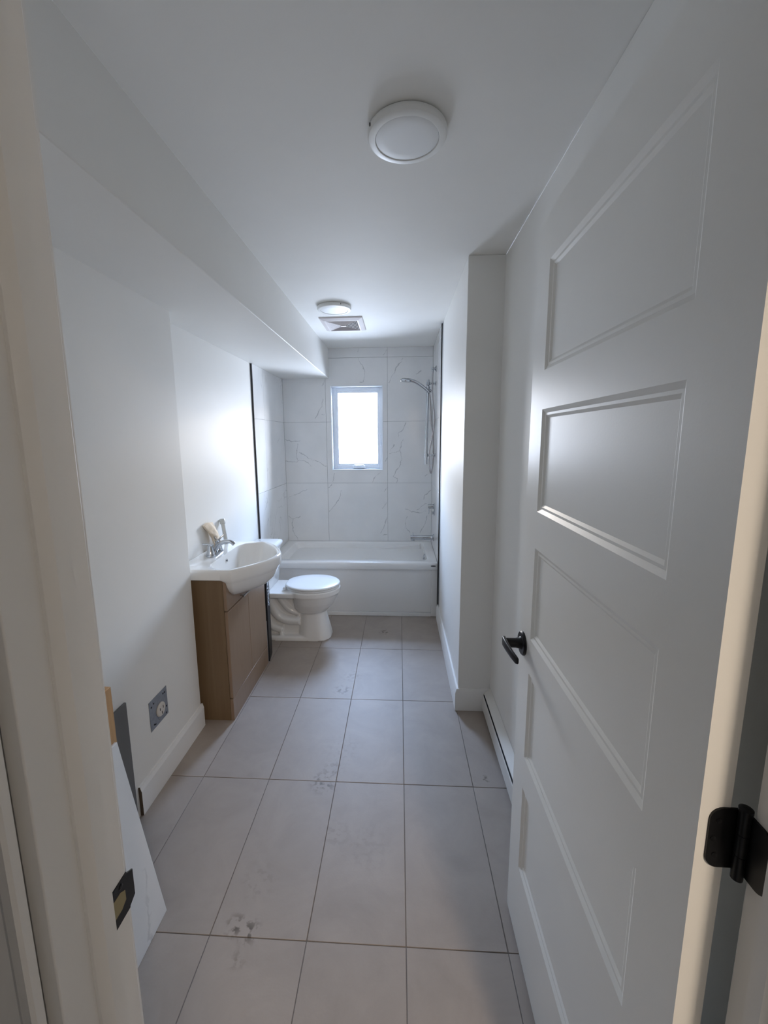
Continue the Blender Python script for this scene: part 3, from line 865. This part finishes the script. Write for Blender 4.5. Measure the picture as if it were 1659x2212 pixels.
mb.loft([rrect(-1.03, -.74, TY - .060, TY + .060, .03, 0.0), rrect(-1.03, -.74, TY - .062, TY + .062, .03, .2), rrect(-1.10, -.74, TY - .075, TY + .075, .03, .36)])
for sy in (-1, 1):
    mb.tube(catmull([(-.925, TY + sy * .066, .355), (-.885, TY + sy * .070, .290), (-.835, TY + sy * .072, .235), (-.765, TY + sy * .066, .205)], 8), .026, 14)
    mb.tube(catmull([(-1.00, TY + sy * .062, .335), (-.975, TY + sy * .068, .260), (-.930, TY + sy * .072, .190), (-.860, TY + sy * .072, .152), (-.765, TY + sy * .064, .145)], 8), .036, 14)
    mb.tube(catmull([(-1.03, TY + sy * .050, .20), (-.98, TY + sy * .060, .10), (-.90, TY + sy * .062, .07)], 6), .035, 12)
    mb.lathe([(.016, .02), (.016, .045), (.010, .055), (0, .057)], (-.905, TY + sy * .085, 0), (0, 0, 1), 16)
o = mb.build('bowl', CERAMIC, tl)
rm = o.modifiers.new('remesh', 'REMESH'); rm.mode = 'VOXEL'; rm.voxel_size = 0.0045; rm.use_smooth_shade = True
sm = o.modifiers.new('smooth', 'SMOOTH'); sm.iterations = 5; sm.factor = .6
def lidring(z, d=0.0):
    xf, xm, xb, hw = -.458 - d, -.665, -.872 + d, .180 - d; pts = []
    for k in range(72):
        t = 2 * math.pi * k / 72; c, s = math.cos(t), math.sin(t)
        if c >= 0: pts.append((xm + (xf - xm) * c, TY + hw * s, z))
        else:
            x = xm - (xm - xb) * abs(c) ** .75; q = min(1, (xm - x) / (xm - xb)); pts.append((x, TY + (hw - .055 * q * q) * math.copysign(abs(s) ** .55, s), z))
    return pts
MB().loft([lidring(.4035, .006), lidring(.405, .004), lidring(.416, .004), lidring(.4175, .006)]).build('seat', SEATP, tl, smooth=40)
MB().loft([lidring(.4215, .004), lidring(.4225, .0), lidring(.429, .0), lidring(.4335, .004), lidring(.436, .012), lidring(.437, .08)]).build('lid', SEATP, tl, smooth=50)
for sy in (-1, 1):
    MB().tube([(-.868, TY + sy * .075 - .02, .410), (-.868, TY + sy * .075 + .02, .410)], .011, 14).build('lid_hinge', SEATP, tl, smooth=40)
def trect(xa, xb, hw, z, r=.03): return rrect(xa, xb, TY - hw, TY + hw, r, z, 6)
MB().loft([trect(-1.145, -.985, .160, .392), trect(-1.148, -.978, .170, .400), trect(-1.150, -.968, .190, .560), trect(-1.150, -.962, .198, .690)]).build('tank', CERAMIC, tl, smooth=40)
MB().loft([trect(-1.153, -.958, .201, .690), trect(-1.153, -.946, .207, .698), trect(-1.153, -.945, .208, .714), trect(-1.153, -.950, .203, .722), trect(-1.15, -.965, .188, .727)]).build('tank_lid', CERAMIC, tl, smooth=50)
for yy in (TY + .03,):
    MB().lathe([(.004, 0), (.004, .002)], (-.915, yy, .390), (0, 0, 1), 10).build('bolt_hole', DARK, tl)

# ------------------------------------------------------------------ bathtub
tb = tag(empty('bathtub', (-.415, 3.82, 0)), 'white alcove bathtub with a flat apron below the window', 'bathtub')
x0, x1, y0, y1 = TL + .001, TR - .001, TUBY - .010, BACK - .001
def tring(i0, i1, j0, j1, r, z): return rrect(x0 + i0, x1 - i1, y0 + j0, y1 - j1, r, z, 8)
mb = MB()
mb.loft([tring(.012, .012, .012, .01, .01, .422), tring(0, 0, .001, 0, .01, .424), tring(0, 0, 0, 0, .01, .429), tring(0, 0, 0, 0, .01, .466), tring(0, 0, .003, 0, .012, .476), tring(.002, .002, .010, .002, .014, .482), tring(.004, .004, .018, .004, .014, .483),
         tring(.085, .072, .092, .050, .06, .480), tring(.092, .079, .099, .056, .06, .477), tring(.098, .083, .104, .061, .06, .466), tring(.16, .098, .112, .070, .07, .36), tring(.27, .115, .125, .085, .08, .20), tring(.33, .135, .145, .105, .09, .125), tring(.40, .19, .20, .16, .08, .105)])
# moulded arm rest running along the far side
mb.add([(-1.02, 4.150, .25), (.22, 4.150, .25), (.22, 4.150, .474), (-1.02, 4.150, .352), (-1.00, 4.075, .24), (.20, 4.108, .24), (.20, 4.108, .466), (-1.00, 4.075, .338)],
       [(0, 1, 2, 3), (4, 7, 6, 5), (3, 2, 6, 7), (0, 4, 5, 1), (0, 3, 7, 4), (1, 5, 6, 2)])
mb.build('tub_shell', ACRYL, tb, smooth=40)
mb = MB()
mb.box(x0, x1 - .050, TUBY + .006, TUBY + .02, .036, .423); mb.box(x1 - .052, x1, TUBY + .0035, TUBY + .02, .002, .4235)
mb.build('apron', ACRYL, tb, bevel=.002)
MB().box(x0, x1 - .052, TUBY - .001, TUBY + .02, .001, .034).build('apron_kick', ACRYL, tb, bevel=.002)
MB().lathe([(.030, 0), (.030, .006), (.026, .010), (.016, .011), (.015, .007), (0, .007)], (TR - .092, 3.765, .440), (-1, 0, .14), 28).build('overflow_cover', CHROME, tb, smooth=35)
MB().lathe([(.030, 0), (.030, .002), (.012, .004), (0, .004)], (TR - .28, 3.83, .106), (0, 0, 1), 24).build('drain', CHROME, tb, smooth=35)
MB().loft([[(.287 + .022 * s * math.cos(t), y, .4565 + .0055 * s * math.sin(t)) for t in [2 * math.pi * k / 24 for k in range(24)]] for s, y in ((1, TUBY - .0095), (1, TUBY - .0110), (.9, TUBY - .0115))]).build('badge', BLACK, tb, label='small dark oval badge')

# ------------------------------------------------------------------ bath and shower fittings on the right tiled wall
SY_ = 3.85
st = tag(empty('bath_spout', (TR, SY_, .60)), 'chrome tubular bath spout above the right end of the tub', 'spout')
MB().lathe([(.0235, .002), (.0235, .216), (.022, .219), (0, .219)], (TR, SY_, .603), (-1, 0, 0), 28).build('spout_body', CHROME, st, smooth=35)
MB().lathe([(.0345, 0), (.0345, .006), (.031, .009), (.024, .010)], (TR, SY_, .603), (-1, 0, 0), 28).build('escutcheon', CHROME, st, smooth=35)
MB().lathe([(.0035, .02), (.0035, .040), (.0055, .041), (.0055, .046)], (TR - .195, SY_, .603), (0, 0, 1), 12).build('diverter', CHROME, st, smooth=35)
MB().lathe([(.017, .012), (.017, .028), (.013, .029)], (TR - .195, SY_, .603), (0, 0, -1), 20).build('outlet', CHROME, st, smooth=35)
mx = tag(empty('bath_mixer', (TR, SY_, .89)), 'chrome round mixer valve with a lever above the bath spout', 'mixer')
MB().lathe([(.058, 0), (.058, .004), (.054, .007), (.02, .008)], (TR, SY_, .872), (-1, 0, 0), 32).build('mixer_plate', CHROME, mx, smooth=35)
hbk = MB().lathe([(.021, .006), (.021, .056), (.019, .059), (0, .059)], (TR, SY_, .900), (-1, 0, 0), 26).build('mixer_knob', CHROME, mx, smooth=35)
MB().tube([(TR - .050, SY_ - .01, .885), (TR - .052, SY_ - .02, .830)], .0045, 10).build('lever', CHROME, hbk, smooth=40)
MB().lathe([(.013, .006), (.013, .020), (.011, .022)], (TR, SY_, .838), (-1, 0, 0), 18).build('knob', CHROME, mx, smooth=35)

sh = tag(empty('shower_set', (TR, SY_, 1.3)), 'chrome slide bar with hand shower and hanging hose on the right tiled wall', 'shower')
BX = .252
MB().lathe([(.0125, 0), (.0125, .745), (.011, .747)], (BX - .010, SY_, 1.290), Vector((.012, .0, .745)), 22).build('slide_bar', CHROME, sh, smooth=40)
for zb_, nm in ((1.372, 'bar_bracket'), (2.002, 'bar_bracket')):
    bxx = BX - .010 + .012 * (zb_ - 1.29) / .745
    mb = MB(); mb.lathe([(.0175, -.014), (.0175, .014)], (bxx, SY_, zb_), (0, 0, 1), 20); mb.tube([(bxx, SY_, zb_), (TR, SY_, zb_)], .008, 12)
    mb.lathe([(.018, 0), (.018, .006)], (TR, SY_, zb_), (-1, 0, 0), 20)
    mb.build(nm, CHROME, sh, smooth=35)
mb = MB(); mb.lathe([(.019, -.020), (.021, -.016), (.021, .014), (.019, .018)], (BX, SY_, 1.958), (0, 0, 1), 22); mb.tube([(BX + .010, SY_, 1.945), (BX + .034, SY_ - .004, 1.935)], .012, 14)
mb.build('slider', CHROME, sh, smooth=35)
hs = MB()
pth = catmull([(BX + .012, SY_ - .012, 1.925), (BX - .035, SY_ - .030, 1.965), (.150, SY_ - .045, 2.008), (.100, SY_ - .05, 2.026), (.068, SY_ - .05, 2.030)], 6)
hs.tube(pth, [.0115 + .0045 * (i / (len(pth) - 1)) for i in range(len(pth))], 16)
hs.loft([[(.055 + r * math.cos(t) * 1.0, SY_ - .05 + r * math.sin(t), 2.036 + dz_ + (.055 + r * math.cos(t) - .055) * -.10) for t in [2 * math.pi * k / 32 for k in range(32)]] for r, dz_ in ((.030, -.024), (.044, -.022), (.047, -.016), (.045, -.006), (.034, .004), (.014, .008))])
hs.build('hand_shower', CHROME, sh, smooth=45)
mb = MB(); mb.lathe([(.028, 0), (.028, .004), (.016, .012), (.011, .014)], (TR, SY_ - .02, 2.125), (-1, 0, 0), 24); mb.lathe([(.0105, .01), (.0105, .036)], (TR, SY_ - .02, 2.125), (-1, 0, 0), 18)
mb.lathe([(.0125, .0), (.0125, .014), (.009, .016), (.009, .035)], (TR - .033, SY_ - .02, 2.135), (0, 0, -1), 18)
mb.build('wall_elbow', CHROME, sh, smooth=35)
hp = catmull([(TR - .033, SY_ - .02, 2.10), (TR - .036, SY_ - .035, 1.95), (TR - .022, SY_ - .06, 1.78), (TR - .013, SY_ - .06, 1.66), (TR - .030, SY_ - .05, 1.54), (TR - .052, SY_ - .04, 1.42), (TR - .054, SY_ - .03, 1.32), (TR - .046, SY_ - .03, 1.235), (TR - .038, SY_ - .02, 1.212), (TR - .028, SY_ - .01, 1.235), (TR - .016, SY_, 1.34), (TR - .014, SY_ + .01, 1.45), (TR - .022, SY_ + .0, 1.56), (TR - .038, SY_ - .01, 1.66), (TR - .043, SY_ - .015, 1.76), (TR - .050, SY_ - .015, 1.86), (BX + .014, SY_ - .012, 1.925)], 8)
MB().tube(hp, .0065, 10).build('hose', STEELH, sh, smooth=60)

# ------------------------------------------------------------------ ceiling lights and vent
def ceiling_light(x, y, label, notch):
    r_ = tag(empty('ceiling_light', (x, y, H)), label, 'ceiling light', 'round ceiling lights')
    MB().lathe([(.106, .0005), (.1065, .004), (.1115, .005), (.113, .008), (.113, .018), (.110, .0235), (.105, .0255), (.092, .0260), (.0905, .0245), (.090, .022)], (x, y, H), (0, 0, -1), 72, caps=False).build('light_rim', PLASTIC, r_, smooth=30)
    MB().lathe([(.105, .0), (.105, .0045)], (x, y, H), (0, 0, -1), 48).build('shadow_gap', DARK, r_)
    MB().lathe([(.0898, .0235), (.086, .0248), (.06, .0255), (0, .026)], (x, y, H), (0, 0, -1), 64, caps=False).build('diffuser', LENSP, r_, smooth=30)
    a = math.radians(notch)
    px_, py_ = x + .1132 * math.cos(a), y + .1132 * math.sin(a)
    MB().lathe([(.0022, 0), (.0022, .008)], (px_, py_, H - .009), (0, 0, -1), 8).build('release_slot', DARK, r_)
    return r_
ceiling_light(.0215, 1.347, 'round white ceiling light nearest the doorway', 205)
ceiling_light(-.432, 2.925, 'round white ceiling light next to the exhaust vent near the window', -60)

vt = tag(empty('exhaust_vent', (-.425, 3.34, H)), 'square off-white louvred exhaust vent in the ceiling near the window', 'vent')
vx0, vx1, vy0, vy1 = -.583, -.267, 3.160, 3.520
def vring(i, z): return [(vx0 + i, vy0 + i, z), (vx1 - i, vy0 + i, z), (vx1 - i, vy1 - i, z), (vx0 + i, vy1 - i, z)]
MB().loft([vring(0, H), vring(0, H - .006), vring(.003, H - .009), vring(.034, H - .020), vring(.040, H - .020), vring(.041, H - .014)], False, False).build('vent_frame', VENTP, vt)
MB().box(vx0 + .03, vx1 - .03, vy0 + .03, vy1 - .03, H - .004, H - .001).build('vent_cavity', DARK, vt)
cxv, cyv = (vx0 + vx1) / 2, (vy0 + vy1) / 2
hwx, hwy = (vx1 - vx0) / 2 - .041, (vy1 - vy0) / 2 - .041
mbs = MB(); mbt = MB()
NS = 11
def slat(mb, p, q, n_, ang, w=.0085, th=.0012, zc=H - .0165):
    p = Vector((p[0], p[1], zc)); q = Vector((q[0], q[1], zc)); nn = Vector((n_[0], n_[1], 0))
    a = nn * math.cos(ang) * w / 2 + Vector((0, 0, math.sin(ang))) * w / 2; b = nn * -math.sin(ang) * th / 2 + Vector((0, 0, math.cos(ang))) * th / 2
    mb.add([p - a - b, p + a - b, p + a + b, p - a + b, q - a - b, q + a - b, q + a + b, q - a + b], [(0, 1, 2, 3), (4, 7, 6, 5), (0, 4, 5, 1), (1, 5, 6, 2), (2, 6, 7, 3), (3, 7, 4, 0)])
for k in range(1, NS + 1):
    f_ = k / (NS + .3)
    for s_ in (-1, 1):
        xx = cxv + s_ * hwx * f_; ly = hwy * f_
        slat(mbs, (xx, cyv - ly), (xx, cyv + ly), (-s_, 0), math.radians(38))
        yy = cyv + s_ * hwy * f_; lx = hwx * f_
        slat(mbt, (cxv - lx, yy), (cxv + lx, yy), (0, s_), math.radians(38), w=.0105)
for s1 in (-1, 1):
    for s2 in (-1, 1):
        mbt.tube([(cxv, cyv, H - .0175), (cxv + s1 * hwx, cyv + s2 * hwy, H - .0175)], .0016, 6)
mbs.build('louvre_slats', VENTP, vt, kind='stuff'); mbt.build('louvre_slats', VENTP, vt, kind='stuff')
MB().box(cxv - .02, cxv + .02, cyv - .014, cyv + .014, H - .022, H - .012).build('centre_cap', VENTP, vt, bevel=.002)

# ------------------------------------------------------------------ baseboard heater
ht = tag(empty('baseboard_heater', (.49, 1.6, 0)), 'low white electric baseboard heater along the right wall behind the door', 'heater')
HX0, HX1 = .4655, XR1 - .001
MB().prism([(HX0, .022), (HX0, .100), (HX0 + .002, .103), (HX0 + .004, .103), (HX0 + .004, .026), (HX0 + .012, .022)], 'y', .96, 2.174).build('front_cover', HEATP, ht)
MB().prism([(HX0 + .0085, .1095), (HX0 + .010, .113), (HX1, .139), (HX1, .020), (HX1 - .004, .020), (HX1 - .004, .134), (HX0 + .012, .109)], 'y', .96, 2.174).build('top_cover', HEATP, ht)
MB().box(HX0 + .006, HX1 - .005, .962, 2.172, .034, .104).build('element_cavity', DARK, ht)
for ya in (.95, 2.1745):
    MB().prism([(HX0, .018), (HX0, .101), (HX0 + .010, .113), (HX1, .139), (HX1, .018)], 'y', ya, ya + .006).build('end_cap', HEATP, ht)

# ------------------------------------------------------------------ outlet box cover on the left wall
ob = tag(empty('outlet_cover', (XL1, 1.628, .355)), 'square galvanised steel cover with a round white receptacle low on the left wall', 'outlet')
oy0, oy1, oz0, oz1 = 1.560, 1.694, .288, .423
MB().box(XL1, XL1 + .0025, oy0, oy1, oz0, oz1).build('steel_plate', GALV, ob, bevel=.0008)
MB().lathe([(.031, .0025), (.031, .006), (.028, .009), (0, .010)], (XL1, 1.636, .346), (1, 0, 0), 32).build('receptacle', RECEPT, ob, smooth=30)
for (yy, zz_) in ((1.622, .352), (1.645, .352), (1.634, .331)):
    MB().box(XL1 + .009, XL1 + .0104, yy, yy + .003, zz_ - .006, zz_ + .006).build('slot', DARK, ob)
for (yy, zz_) in ((1.592, .402), (1.664, .403), (1.574, .395), (1.676, .402), (1.584, .308), (1.593, .303), (1.682, .330), (1.678, .300)):
    MB().box(XL1 + .0021, XL1 + .0030, yy - .004, yy + .004, zz_ - .0032, zz_ + .0032).build('knockout', DARK, ob)
for (yy, zz_) in ((1.588, .410), (1.660, .412), (1.622, .310)):
    MB().lathe([(.0042, .002), (.0042, .004), (.002, .005)], (XL1, yy, zz_), (1, 0, 0), 12).build('screw', CHROME, ob)

# ------------------------------------------------------------------ leaning tile and board
tx0, tzt = -0.760, 0.610; txt = -0.864
thk = .009
nrm = Vector((tzt, 0, -(txt - tx0))).normalized()
P0 = Vector((tx0, 0, .0015)); P1 = Vector((txt, 0, tzt))
def tp(y, b, k):
    p = (P1 if k else P0) - (nrm * thk if b else Vector((0, 0, 0)))
    p = Vector(p); p.z = max(p.z, .0005); return (p.x, y, p.z)
mb = MB(); ya, yb = .500, 1.108
mb.add([tp(ya, 0, 0), tp(yb, 0, 0), tp(yb, 0, 1), tp(ya, 0, 1), tp(ya, 1, 0), tp(yb, 1, 0), tp(yb, 1, 1), tp(ya, 1, 1)], [(0, 1, 2, 3), (4, 7, 6, 5), (0, 4, 5, 1), (1, 5, 6, 2), (2, 6, 7, 3), (3, 7, 4, 0)])
MARB2 = marble('marble_tile_loose', [], generic=0.6, rough=.12)
tag(mb.build('loose_tile', MARB2, bevel=.0008), 'spare white marble-look tile leaning on a wooden post left of the doorway', 'tile')
tag(MB().box(-.9125, -.8745, 1.032, 1.1215, .0005, .786).build('wooden_post', PINE, bevel=.0012), 'short upright brown lumber post with the marble-look tile leaning on it', 'post')
tag(MB().box(XL1 + .0008, XL1 + .0095, 1.113, 1.417, .0005, .527).build('grey_tile', GREYT, bevel=.0006), 'dark grey tile standing flat against the left wall beside the baseboard end', 'tile')

# ------------------------------------------------------------------ hallway lamp (behind the camera)
hl = tag(empty('hallway_lamp', (.80, -1.30, H)), 'round lit ceiling lamp in the hallway outside the door', 'ceiling light')
MB().lathe([(.15, 0), (.15, .012), (.14, .016)], (.80, -1.30, H), (0, 0, -1), 32, caps=False).build('lamp_rim', PLASTIC, hl)
la = bpy.data.lights.new('hallway_lamp_light', 'AREA'); la.shape = 'DISK'; la.size = .22; la.energy = HALL_W; la.color = (1.0, .83, .66)
lo = bpy.data.objects.new('hallway_lamp_light', la); COL.objects.link(lo); lo.location = (.80, -1.30, H - .02)
